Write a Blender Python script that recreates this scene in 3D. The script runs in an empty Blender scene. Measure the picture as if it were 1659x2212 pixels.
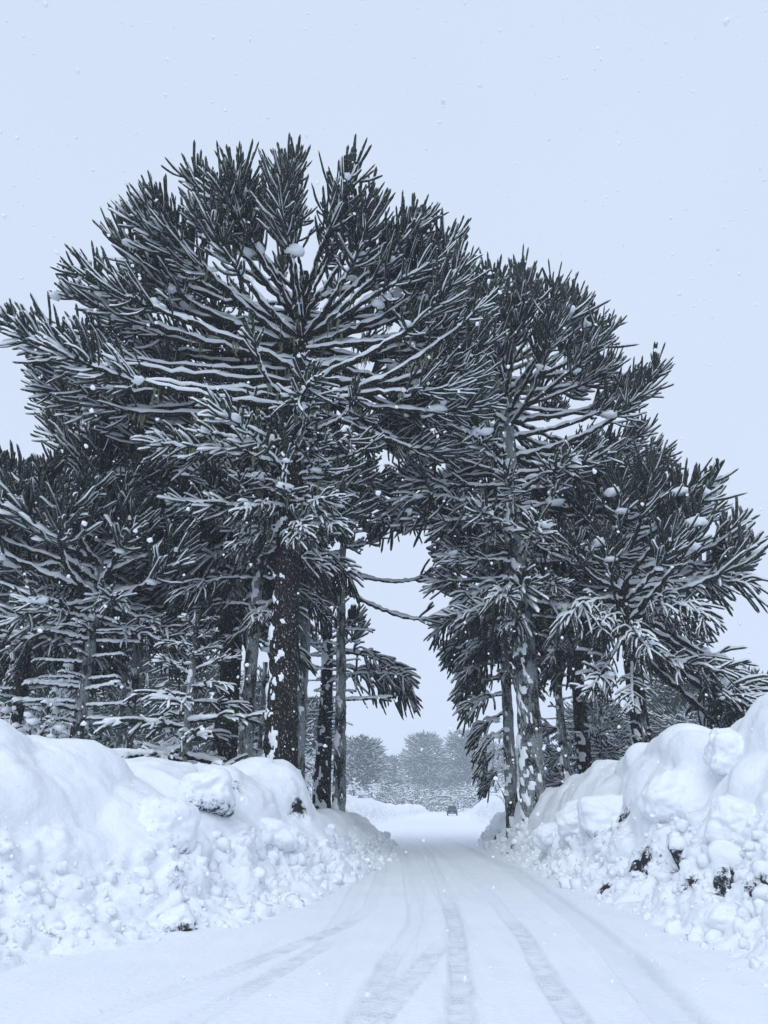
import bpy, math, random
import numpy as np
from math import radians, sin, cos, pi

S = bpy.context.scene
C = S.collection
# ------------------------------------------------------------------ camera
PITCH = 21.7
cd = bpy.data.cameras.new('camera'); cam = bpy.data.objects.new('camera', cd); C.objects.link(cam)
cd.sensor_fit = 'VERTICAL'; cd.sensor_height = 36.0; cd.lens = 26.0
cd.clip_start = 0.05; cd.clip_end = 6000
cam.location = (0, 0, 1.6); cam.rotation_euler = (radians(90 + PITCH), 0, 0)
S.camera = cam
# ------------------------------------------------------------------ world and sun (overcast, falling snow)
SUN_EL, SUN_AZ = 44.0, 195.0      # azimuth from +y, clockwise
w = bpy.data.worlds.new('World'); S.world = w; w.use_nodes = True
nt = w.node_tree; nt.nodes.clear()
sky = nt.nodes.new('ShaderNodeTexSky'); sky.sky_type = 'NISHITA'; sky.sun_disc = False
sky.sun_elevation = radians(SUN_EL); sky.sun_rotation = radians(SUN_AZ); sky.dust_density = 4.0
bg1 = nt.nodes.new('ShaderNodeBackground'); bg1.inputs[1].default_value = 0.08
nt.links.new(sky.outputs[0], bg1.inputs[0])
bg2 = nt.nodes.new('ShaderNodeBackground'); bg2.inputs[1].default_value = 1.0
# even cloud deck with faint cloud variation
tc = nt.nodes.new('ShaderNodeTexCoord'); nz = nt.nodes.new('ShaderNodeTexNoise')
nz.inputs['Scale'].default_value = 1.6; nz.inputs['Detail'].default_value = 3.0
nt.links.new(tc.outputs['Generated'], nz.inputs['Vector'])
rp = nt.nodes.new('ShaderNodeValToRGB')
rp.color_ramp.elements[0].position = 0.3; rp.color_ramp.elements[0].color = (0.69, 0.795, 0.985, 1)
rp.color_ramp.elements[1].position = 0.7; rp.color_ramp.elements[1].color = (0.735, 0.835, 1.02, 1)
nt.links.new(nz.outputs[0], rp.inputs[0]); nt.links.new(rp.outputs[0], bg2.inputs[0])
mx = nt.nodes.new('ShaderNodeMixShader'); mx.inputs[0].default_value = 0.93
nt.links.new(bg1.outputs[0], mx.inputs[1]); nt.links.new(bg2.outputs[0], mx.inputs[2])
wo = nt.nodes.new('ShaderNodeOutputWorld'); nt.links.new(mx.outputs[0], wo.inputs[0])
sd = bpy.data.lights.new('sun', 'SUN'); sd.energy = 1.3; sd.angle = radians(35); sd.color = (0.88, 0.95, 1.0)
sun = bpy.data.objects.new('sun', sd); C.objects.link(sun)
sun.rotation_euler = (radians(90 - SUN_EL), 0, radians(180 - SUN_AZ))
vs = S.view_settings; vs.view_transform = 'Standard'; vs.look = 'None'; vs.exposure = 0.0; vs.gamma = 1.0
vs.use_curve_mapping = False
S.cycles.max_bounces = 6; S.cycles.diffuse_bounces = 4; S.cycles.volume_bounces = 2
S.cycles.transparent_max_bounces = 4

# ------------------------------------------------------------------ helpers
rng = np.random.default_rng(11)
CAM = np.array([0, 0, 1.6]); FPX = 2212 * 26 / 36
_f = np.array([0, cos(radians(PITCH)), sin(radians(PITCH))]); _u = np.array([0, -sin(radians(PITCH)), cos(radians(PITCH))])
def ray(px, py):
    return np.array([1.0, 0, 0]) * (px - 829.5) / FPX - _u * (py - 1106) / FPX + _f
def at(px, py, dist):
    d = ray(px, py); return CAM + d * (dist / d[1])
def on_ground(px, py, z=0.0):
    d = ray(px, py); return CAM + d * ((z - CAM[2]) / d[2])
def sstep(a, b, x):
    t = np.clip((x - a) / (b - a), 0, 1); return t * t * (3 - 2 * t)
def unit(v): return v / np.maximum(np.linalg.norm(v, axis=-1, keepdims=True), 1e-9)

_perm = rng.permutation(256); _perm = np.concatenate([_perm, _perm, _perm]); _grad = unit(rng.normal(size=(256, 3)))
def perlin(p):
    pi_ = np.floor(p).astype(int); pf = p - pi_; pi_ &= 255
    u = pf * pf * pf * (pf * (pf * 6 - 15) + 10); r = 0
    for i in (0, 1):
        for j in (0, 1):
            for k in (0, 1):
                h = _perm[_perm[_perm[(pi_[..., 0] + i) & 255] + ((pi_[..., 1] + j) & 255)] + ((pi_[..., 2] + k) & 255)]
                g = _grad[h]; dot = g[..., 0] * (pf[..., 0] - i) + g[..., 1] * (pf[..., 1] - j) + g[..., 2] * (pf[..., 2] - k)
                r = r + dot * (u[..., 0] if i else 1 - u[..., 0]) * (u[..., 1] if j else 1 - u[..., 1]) * (u[..., 2] if k else 1 - u[..., 2])
    return r
def fbm(p, o=3):
    a, r = 1.0, 0
    for _ in range(o): r = r + a * perlin(p); p = p * 2.03 + 7.1; a *= 0.5
    return r
_ht = rng.random((65536, 3))
def worley(p):
    ci = np.floor(p).astype(np.int64); best = np.full(p.shape[:-1], 9.0)
    for i in (-1, 0, 1):
        for j in (-1, 0, 1):
            for k in (-1, 0, 1):
                c = ci + np.array([i, j, k])
                h = ((c[..., 0] * 73856093) ^ (c[..., 1] * 19349663) ^ (c[..., 2] * 83492791)) & 65535
                best = np.minimum(best, ((c + _ht[h] - p) ** 2).sum(-1))
    return np.sqrt(best)
def lumps(p): return np.clip(1 - (worley(p) * 1.15) ** 2, 0, 1)
def chunks(p):
    # lumps of unequal height, some cells empty
    ci = np.floor(p).astype(np.int64); out = np.zeros(p.shape[:-1])
    for i in (-1, 0, 1):
        for j in (-1, 0, 1):
            for k in (-1, 0, 1):
                c = ci + np.array([i, j, k]); h = ((c[..., 0] * 73856093) ^ (c[..., 1] * 19349663) ^ (c[..., 2] * 83492791)) & 65535
                w_ = _ht[(h * 7 + 13) & 65535]; rad = .35 + .5 * w_[..., 0]; q_ = np.abs(c + _ht[h] - p); d2 = ((q_ ** 3).sum(-1)) ** (2 / 3) / rad ** 2
                out = np.maximum(out, np.minimum(np.sqrt(np.clip(1 - d2, 0, 1)), .5 + .4 * w_[..., 2]) * rad * (w_[..., 1] > .35))
    return out
def to_px(P):
    d = P - CAM; z = d @ _f; return 829.5 + d[..., 0] / z * FPX, 1106 - (d @ _u) / z * FPX, z
def snap(P, px, py):
    x, y, z = to_px(P); bad = (z < 3); e = np.hypot(x - px, y - py); e[bad] = 1e9; ok = e < max(10.0, e.min() * 1.5)
    k = np.argmin(np.where(ok, z, 1e9)); return P.reshape(-1, 3)[k]

class MB:
    """collects vertices with quad and triangle faces, links them as one mesh"""
    def __init__(s): s.v = []; s.q = []; s.t = []; s.n = 0; s.qm = []; s.tm = []
    def add(s, v, q=None, t=None, m=0):
        v = np.asarray(v, float).reshape(-1, 3)
        if q is not None and len(q): s.q.append(np.asarray(q, np.int64) + s.n); s.qm.append(np.full(len(q), m))
        if t is not None and len(t): s.t.append(np.asarray(t, np.int64) + s.n); s.tm.append(np.full(len(t), m))
        s.v.append(v); s.n += len(v); return s
    def mesh(s, name, mats, smooth=True):
        me = bpy.data.meshes.new(name)
        v = np.concatenate(s.v); q = np.concatenate(s.q) if s.q else np.zeros((0, 4), int); t = np.concatenate(s.t) if s.t else np.zeros((0, 3), int)
        me.vertices.add(len(v)); me.vertices.foreach_set('co', v.astype(np.float32).ravel())
        nl = q.size + t.size; me.loops.add(nl); me.loops.foreach_set('vertex_index', np.concatenate([q.ravel(), t.ravel()]).astype(np.int32))
        me.polygons.add(len(q) + len(t))
        st = np.concatenate([np.arange(len(q)) * 4, q.size + np.arange(len(t)) * 3]).astype(np.int32)
        me.polygons.foreach_set('loop_start', st)
        me.polygons.foreach_set('material_index', np.concatenate(s.qm + s.tm).astype(np.int32))
        me.polygons.foreach_set('use_smooth', np.full(len(st), smooth))
        for m in (mats if isinstance(mats, (list, tuple)) else [mats]): me.materials.append(m)
        me.update(calc_edges=True); return me
    def build(s, name, mats, parent=None, smooth=True): return link(name, s.mesh(name, mats, smooth), parent)
def link(name, data, parent=None):
    o = bpy.data.objects.new(name, data); C.objects.link(o)
    if parent is not None: o.parent = parent
    return o
def tag(o, label=None, cat=None, group=None, kind=None):
    for k, v in (('label', label), ('category', cat), ('group', group), ('kind', kind)):
        if v: o[k] = v
    return o
def thing(name, loc, label, cat, group=None, rz=0.0):
    o = link(name, None); o.location = loc; o.rotation_euler = (0, 0, rz); return tag(o, label, cat, group)
def grid_quads(n, m, wrap=False):
    i, j = np.meshgrid(np.arange(n - 1), np.arange(m if wrap else m - 1), indexing='ij'); j2 = (j + 1) % m
    return np.stack([i * m + j, (i + 1) * m + j, (i + 1) * m + j2, i * m + j2], -1).reshape(-1, 4)
def tubes(P, R, sides):
    """P (N,M,3) centre lines, R (N,M) or (N,M,sides) radii -> verts, quads"""
    N, M, _ = P.shape
    T = unit(np.gradient(P, axis=1)); avg = unit(P[:, -1] - P[:, 0])
    ref = np.where(np.abs(avg[:, 2:3]) > 0.8, np.array([[1.0, 0.13, 0]]), np.array([[0, 0.05, 1.0]]))
    n1 = unit(np.cross(T, ref[:, None, :])); n2 = np.cross(n1, T)
    a = np.arange(sides) * 2 * pi / sides
    if R.ndim == 2: R = R[..., None] * np.ones(sides)
    V = P[:, :, None, :] + R[..., None] * (n1[:, :, None, :] * np.cos(a)[None, None, :, None] + n2[:, :, None, :] * np.sin(a)[None, None, :, None])
    q = grid_quads(M, sides, True); Q = (q[None] + (np.arange(N) * M * sides)[:, None, None]).reshape(-1, 4)
    return V.reshape(-1, 3), Q
def ico(sub):
    import bmesh
    bm = bmesh.new(); bmesh.ops.create_icosphere(bm, subdivisions=sub, radius=1.0)
    v = np.array([x.co[:] for x in bm.verts]); bm.verts.index_update(); t = np.array([[y.index for y in f.verts] for f in bm.faces]); bm.free(); return v, t
ICO1, ICO2, ICO3, ICO4 = ico(1), ico(2), ico(3), ico(5)
def blobs(c, s, r, base=ICO2, rough=0.28, freq=1.3, sq=None):
    """irregular lumps: centres (N,3), half sizes (N,3)"""
    v, t = base; N = len(c)
    if sq: v = v * ((np.abs(v) ** sq).sum(-1) ** (-1 / sq))[:, None] * .88
    d = v[None] * (1 + rough * fbm(v[None] * freq + r.random((N, 1, 3)) * 90, 2)[..., None] * 1.6)
    a = r.random(N) * 2 * pi; ca, sa = np.cos(a)[:, None], np.sin(a)[:, None]
    d = d * s[:, None, :]; x = d[..., 0] * ca - d[..., 1] * sa; y = d[..., 0] * sa + d[..., 1] * ca
    V = np.stack([x, y, d[..., 2]], -1) + c[:, None, :]
    T = (t[None] + (np.arange(N) * len(v))[:, None, None]).reshape(-1, 3)
    return V.reshape(-1, 3), T
def attr(me, name, vals):
    a = me.attributes.new(name, 'FLOAT', 'POINT'); a.data.foreach_set('value', np.asarray(vals, np.float32).ravel())

# ------------------------------------------------------------------ materials
def mat(name, rough=0.8):
    m = bpy.data.materials.new(name); m.use_nodes = True; t = m.node_tree; b = t.nodes['Principled BSDF']
    b.inputs['Roughness'].default_value = rough; b.inputs['Specular IOR Level'].default_value = 0.2
    return m, t, b
def N(t, typ, **kw):
    n = t.nodes.new(typ)
    for k, v in kw.items():
        if k in n.inputs: n.inputs[k].default_value = v
        else: setattr(n, k, v)
    return n
def noise(t, scale, detail=4.0, vec=None, rough=0.55):
    n = N(t, 'ShaderNodeTexNoise', Scale=scale, Detail=detail, Roughness=rough)
    if vec is None: vec = N(t, 'ShaderNodeNewGeometry').outputs['Position']
    t.links.new(vec, n.inputs['Vector']); return n.outputs[0]
def ramp(t, fac, stops):
    r = t.nodes.new('ShaderNodeValToRGB'); e = r.color_ramp.elements
    while len(e) < len(stops): e.new(0.5)
    for k, (p, c) in enumerate(stops): e[k].position = p; e[k].color = (*c, 1) if len(c) == 3 else c
    t.links.new(fac, r.inputs[0]); return r.outputs[0]
def mixc(t, fac, a, b):
    m = t.nodes.new('ShaderNodeMix'); m.data_type = 'RGBA'
    for sock, v in ((m.inputs[0], fac), (m.inputs[6], a), (m.inputs[7], b)):
        if isinstance(v, (tuple, list)): sock.default_value = (*v, 1)
        elif isinstance(v, (int, float)): sock.default_value = v
        else: t.links.new(v, sock)
    return m.outputs[2]
def math_(t, op, a, b=None):
    m = t.nodes.new('ShaderNodeMath'); m.operation = op
    for k, v in enumerate((a, b)):
        if v is None: continue
        if isinstance(v, (int, float)): m.inputs[k].default_value = v
        else: t.links.new(v, m.inputs[k])
    return m.outputs[0]
def bump(t, b, h, strength, dist):
    n = N(t, 'ShaderNodeBump', Strength=strength, Distance=dist); t.links.new(h, n.inputs['Height']); t.links.new(n.outputs[0], b.inputs['Normal'])
SNOW = (0.86, 0.885, 0.92)
def snow_material(name, dirt_shade=False):
    m, t, b = mat(name, 0.75)
    c = mixc(t, ramp(t, noise(t, 1.7, 5), [(0.3, (0, 0, 0)), (0.7, (1, 1, 1))]), (0.83, 0.865, 0.91), (0.88, 0.905, 0.935))
    h = math_(t, 'ADD', noise(t, 9.0, 5), math_(t, 'MULTIPLY', noise(t, 55.0, 3), 0.35))
    if dirt_shade:
        a = N(t, 'ShaderNodeAttribute', attribute_name='dirt_shade')
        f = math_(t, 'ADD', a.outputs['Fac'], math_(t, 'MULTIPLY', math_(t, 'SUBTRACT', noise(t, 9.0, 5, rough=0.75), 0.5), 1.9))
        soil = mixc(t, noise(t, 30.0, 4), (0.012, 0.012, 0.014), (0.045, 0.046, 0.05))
        c = mixc(t, math_(t, 'MULTIPLY', ramp(t, f, [(0.34, (0, 0, 0)), (0.58, (1, 1, 1))]), .7), c, (0.42, 0.46, 0.52))  # grey tint: dirty snow round the soil spots, painted shade in the rubble pits
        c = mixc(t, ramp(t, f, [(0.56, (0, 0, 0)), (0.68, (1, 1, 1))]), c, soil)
    t.links.new(c, b.inputs['Base Color']); bump(t, b, h, 0.5, 0.05)
    return m
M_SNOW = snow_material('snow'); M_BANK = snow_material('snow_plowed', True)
def foliage_material(name, a, bcol):
    m, t, b = mat(name, 0.6)
    c = mixc(t, noise(t, 3.0, 3), a, bcol)
    c = mixc(t, ramp(t, noise(t, 60.0, 3, rough=0.6), [(0.35, (0, 0, 0)), (0.65, (1, 1, 1))]), mixc(t, 0.75, c, (0, 0, 0)), c)
    # snow grains caught between the scale leaves
    g = ramp(t, noise(t, 40.0, 2), [(0.635, (0, 0, 0)), (0.69, (1, 1, 1))])
    c = mixc(t, g, c, SNOW)
    nz_ = N(t, 'ShaderNodeSeparateXYZ'); t.links.new(N(t, 'ShaderNodeNewGeometry').outputs['Normal'], nz_.inputs[0])
    fr = math_(t, 'ADD', nz_.outputs[2], math_(t, 'MULTIPLY', math_(t, 'SUBTRACT', noise(t, 22.0, 3), .5), 2.2))
    c = mixc(t, ramp(t, fr, [(0.42, (0, 0, 0)), (0.62, (1, 1, 1))]), c, SNOW)
    t.links.new(c, b.inputs['Base Color']); bump(t, b, noise(t, 50.0, 2), 0.8, 0.03)
    return m
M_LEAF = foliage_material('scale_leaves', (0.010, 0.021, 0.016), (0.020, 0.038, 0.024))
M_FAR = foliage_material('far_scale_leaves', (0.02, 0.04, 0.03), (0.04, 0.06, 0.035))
def bark_material(name, dark, light, lich, amount):
    m, t, b = mat(name, 0.85)
    geo = N(t, 'ShaderNodeNewGeometry'); mp = N(t, 'ShaderNodeMapping'); mp.inputs['Scale'].default_value = (1, 1, 0.45)
    t.links.new(geo.outputs['Position'], mp.inputs['Vector']); v = mp.outputs[0]
    vo = N(t, 'ShaderNodeTexVoronoi', Scale=15.0); vo.feature = 'DISTANCE_TO_EDGE'; t.links.new(v, vo.inputs['Vector'])
    plate = ramp(t, vo.outputs[0], [(0.0, (0, 0, 0)), (0.16, (1, 1, 1))])
    c = mixc(t, plate, tuple(x * 0.35 for x in dark), mixc(t, noise(t, 9.0, 5, v), dark, light))
    c = mixc(t, ramp(t, noise(t, 2.6, 6, v, 0.7), [(amount, (0, 0, 0)), (amount + 0.1, (1, 1, 1))]), c, lich)
    c = mixc(t, ramp(t, noise(t, 26.0, 3, v, 0.6), [(0.62, (0, 0, 0)), (0.68, (1, 1, 1))]), c, SNOW)
    t.links.new(c, b.inputs['Base Color']); bump(t, b, math_(t, 'ADD', plate, noise(t, 40.0, 3, v)), 1.0, 0.05)
    return m
M_BARK = bark_material('dark_plated_bark', (0.018, 0.016, 0.016), (0.055, 0.048, 0.045), (0.16, 0.17, 0.12), 0.62)
M_BARK2 = bark_material('lichen_bark', (0.03, 0.03, 0.03), (0.09, 0.09, 0.085), (0.36, 0.40, 0.41), 0.43)
M_LIMB = bark_material('limb_bark', (0.016, 0.018, 0.014), (0.05, 0.05, 0.04), (0.15, 0.17, 0.10), 0.6)
m_, t_, b_ = mat('hanging_lichen', 0.9); M_LICHEN = m_
t_.links.new(mixc(t_, noise(t_, 4.0, 3), (0.13, 0.15, 0.10), (0.30, 0.33, 0.24)), b_.inputs['Base Color'])

# ------------------------------------------------------------------ the lie of the land
def tab(rows): a = np.array(rows, float); return lambda y, k=1: np.interp(y, a[:, 0], a[:, k])
L_TOE = tab([(-8, -5.2), (5, -5.0), (9.4, -4.2), (12, -2.3), (14.8, -1.6), (19.3, -0.95), (25.6, -0.1), (38, 0.2), (44, -0.6), (52, -1.6), (95, 1.0), (150, 6.6), (220, 13)])
R_TOE = tab([(-8, 4.6), (9.9, 4.2), (22, 4.2), (36, 4.5), (42, 5.6), (52, 8.0), (85, 9.6), (130, 13.5), (170, 18), (220, 23)])
L_CREST = tab([(-8, -8.5, 2.6), (6, -8, 2.8), (11.2, -6.2, 2.85), (12.4, -5.6, 2.75), (13.2, -5.3, 2.62), (14.0, -4.9, 2.2), (14.8, -4.5, 2.5), (16.3, -3.9, 2.62), (17.2, -3.4, 2.4), (17.8, -3.1, 2.25), (18.7, -2.75, 2.75), (19.6, -2.6, 2.5), (20.8, -2.4, 1.9), (22, -2.2, 1.4), (30, -1.5, 1.35), (36, -1.2, 1.1), (40, -1.3, 0.9), (46, -3.0, 1.7), (58, -4.2, 2.0), (70, -4.0, 2.5), (85, -3.0, 2.2), (100, -1.6, 2.1), (120, 0.2, 1.6), (150, 4.4, 1.7), (220, 10, 1.6)])
R_CREST = tab([(-8, 9, 3.3), (8, 8.2, 3.5), (13, 7.3, 3.55), (14, 7.1, 3.3), (15.5, 6.5, 3.05), (18, 6.0, 2.85), (20, 6.1, 2.7), (24, 6.0, 2.4), (28, 5.8, 2.15), (32, 5.4, 1.6), (38, 5.4, 1.1), (42, 6.4, 0.9), (48, 8.6, 1.5), (58, 10.5, 2.5), (72, 11.8, 2.9), (90, 12.8, 2.8), (110, 13.9, 2.2), (130, 16, 2.0), (170, 20.5, 1.8), (220, 26, 1.6)])
def ground_z(x, y):
    lo, hi = L_TOE(np.clip(y, -8, 220)), R_TOE(np.clip(y, -8, 220))
    d = np.maximum(lo - x, x - hi)
    z = sstep(0.3, 3.0, d) * (1.0 + 0.25 * perlin(np.stack([x * 0.21, y * 0.21, x * 0], -1)))
    z = z + sstep(15, 120, d) * 1.2 
    return np.where(d < 0.3, -0.06, z - 0.06)
def gz(x, y): return float(ground_z(np.array([x]), np.array([y]))[0])
def spread(a, b, n, fine): # dense near zero
    s = np.linspace(np.arcsinh(a / fine), np.arcsinh(b / fine), n); return np.sinh(s) * fine
gx = spread(-1150, 1150, 240, 4.0); gy = spread(-60, 1150, 300, 8.0)
GX, GY = np.meshgrid(gx, gy, indexing='ij')
mb = MB(); mb.add(np.stack([GX, GY, ground_z(GX, GY)], -1), grid_quads(len(gx), len(gy))[:, ::-1])
tag(mb.build('ground', M_SNOW), kind='structure')

# road of packed snow with wheel ruts
def snow_road():
    n, m = 430, 280
    ys = np.concatenate([np.linspace(-8, 3.5, 20, endpoint=False), np.exp(np.linspace(math.log(3.5), math.log(220), n - 20))])
    u = np.linspace(0, 1, m); lo, hi = L_TOE(ys) - 0.9, R_TOE(ys) + 0.9
    X = lo[:, None] + (hi - lo)[:, None] * u; Y = ys[:, None] * np.ones(m)
    P = np.stack([X, Y, X * 0], -1)
    Z = 0.012 * fbm(P * np.array([0.9, 0.35, 1]), 3) + 0.006 * fbm(P * np.array([5, 2.2, 1]), 2)
    edge = np.minimum(X - L_TOE(Y), R_TOE(Y) - X)
    Z += sstep(0.9, -0.2, edge) * 0.05 * (0.4 + lumps(P * 4.0))
    tr = [  # wheel tracks: points seen on the road, half width, depth, tread strength window
        ([(1104, 1879), (1259, 1993), (1339, 2068), (1453, 2194)], 0.21, 0.05, (0, 0)),
        ([(1052, 1925), (1138, 2033), (1167, 2085), (1201, 2148), (1247, 2211)], 0.11, 0.018, (4.5, 12.3)),
        ([(927, 1844), (966, 1942), (984, 1999), (995, 2114), (995, 2211)], 0.115, 0.026, (4, 14.6)),
        ([(985, 1990), (978, 2016), (898, 2102), (840, 2171)], 0.13, 0.007, (5, 10)),
        ([(900, 1990), (840, 2080), (783, 2200)], 0.115, 0.018, (4, 9.6)),
        ([(800, 1960), (741, 2003), (602, 2058), (463, 2110), (232, 2193)], 0.12, 0.012, (9, 12.4)),
        ([(700, 2045), (615, 2091), (463, 2179), (300, 2270)], 0.12, 0.009, (8.2, 10.3)),
        ([(880, 1850), (905, 1930), (890, 2020), (860, 2100)], 0.12, 0.006, (0, 0))]
    track = X * 0; tread = X * 0; U = X * 0
    for pts, hw, dep, (t0, t1) in tr:
        g = np.array([on_ground(*p) for p in pts]); o = np.argsort(g[:, 1]); g = g[o]
        k = (g[1, 0] - g[0, 0]) / (g[1, 1] - g[0, 1])
        gyy = np.concatenate([[0.0], g[:, 1], [60.0, 90, 220]])
        far = np.array([1.9 + 0.5 * (g[-1, 0] - 1.9), 5.0, 17.0]) + (hw - 0.14) * 4
        gxx = np.concatenate([[g[0, 0] - k * g[0, 1]], g[:, 0], far])
        xc = np.interp(Y, gyy, gxx) + 0.03 * perlin(np.stack([Y * 0.4, Y * 0 + dep * 991, Y * 0], -1))
        d = np.abs(X - xc) / hw; mk = sstep(1.12, 0.85, d) * sstep(60, 30, Y)
        Z += -dep * mk + dep * 0.9 * np.exp(-((d - 1.3) / 0.25) ** 2) * sstep(60, 30, Y)
        track = np.maximum(track, (mk * (0.20 + dep * 8) + .75 * np.exp(-((d - .95) / .13) ** 2) * (.3 + .7 * (perlin(np.stack([X * 2, Y * .9, X * 0 + dep * 50], -1)) > -.12))) * sstep(60, 30, Y)); U = np.where(d < 1.2, (X - xc) / hw, U)
        if t1 > 0: tread = np.maximum(tread, mk * sstep(t0 - 0.6, t0 + 0.3, Y) * sstep(t1 + 0.8, t1 - 0.4, Y))
    mb = MB(); mb.add(np.stack([X, Y, Z], -1), grid_quads(n, m)[:, ::-1])
    mt, t, b = mat('packed_snow', 0.7)
    ak = N(t, 'ShaderNodeAttribute', attribute_name='track').outputs['Fac']; ad = N(t, 'ShaderNodeAttribute', attribute_name='tread').outputs['Fac']
    au = N(t, 'ShaderNodeAttribute', attribute_name='across').outputs['Fac']
    pos = N(t, 'ShaderNodeSeparateXYZ'); t.links.new(N(t, 'ShaderNodeNewGeometry').outputs['Position'], pos.inputs[0])
    cv = N(t, 'ShaderNodeCombineXYZ'); t.links.new(math_(t, 'MULTIPLY', au, 2.6), cv.inputs[0]); t.links.new(math_(t, 'MULTIPLY', pos.outputs[1], 4.6), cv.inputs[1])
    br = N(t, 'ShaderNodeTexBrick', Scale=1.0); br.inputs['Mortar Size'].default_value = 0.10; br.inputs['Brick Width'].default_value = 0.9; br.inputs['Row Height'].default_value = 0.5
    dv = N(t, 'ShaderNodeVectorMath', operation='ADD'); nv = N(t, 'ShaderNodeTexNoise', Scale=9.0); t.links.new(N(t, 'ShaderNodeNewGeometry').outputs['Position'], nv.inputs['Vector']); sv = N(t, 'ShaderNodeVectorMath', operation='SCALE'); sv.inputs['Scale'].default_value = .55
    t.links.new(nv.outputs[1], sv.inputs[0]); t.links.new(cv.outputs[0], dv.inputs[0]); t.links.new(sv.outputs[0], dv.inputs[1]); t.links.new(dv.outputs[0], br.inputs['Vector']); lug = br.outputs['Fac']
    broken = ramp(t, noise(t, 3.4, 5, rough=0.65), [(0.40, (0, 0, 0)), (0.66, (1, 1, 1))])
    td = math_(t, 'MULTIPLY', ad, broken)
    c = mixc(t, ramp(t, noise(t, 0.9, 5), [(0.3, (0, 0, 0)), (0.7, (1, 1, 1))]), (0.835, 0.865, 0.91), (0.88, 0.905, 0.935))
    # dragged, thinner snow in streaks along the road
    mp = N(t, 'ShaderNodeMapping'); mp.inputs['Scale'].default_value = (3.0, 0.35, 1); t.links.new(N(t, 'ShaderNodeNewGeometry').outputs['Position'], mp.inputs['Vector'])
    c = mixc(t, math_(t, 'MULTIPLY', ramp(t, noise(t, 1.0, 6, mp.outputs[0], 0.65), [(0.5, (0, 0, 0)), (0.72, (1, 1, 1))]), 0.35), c, (0.68, 0.72, 0.77))
    c = mixc(t, math_(t, 'MULTIPLY', ak, 0.42), c, (0.66, 0.70, 0.75))
    c = mixc(t, math_(t, 'MULTIPLY', td, 0.26), c, (0.42, 0.46, 0.52))
    c = mixc(t, math_(t, 'MULTIPLY', math_(t, 'MULTIPLY', td, math_(t, 'SUBTRACT', 1.0, lug)), 0.26), c, (0.24, 0.27, 0.32))
    t.links.new(c, b.inputs['Base Color'])
    h = math_(t, 'ADD', noise(t, 14.0, 5), math_(t, 'MULTIPLY', math_(t, 'MULTIPLY', ad, lug), 0.8)); bump(t, b, h, 0.45, 0.04)
    o = mb.build('road', mt); attr(o.data, 'track', track); attr(o.data, 'tread', tread); attr(o.data, 'across', U)
    tag(o, kind='structure')
snow_road()

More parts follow.
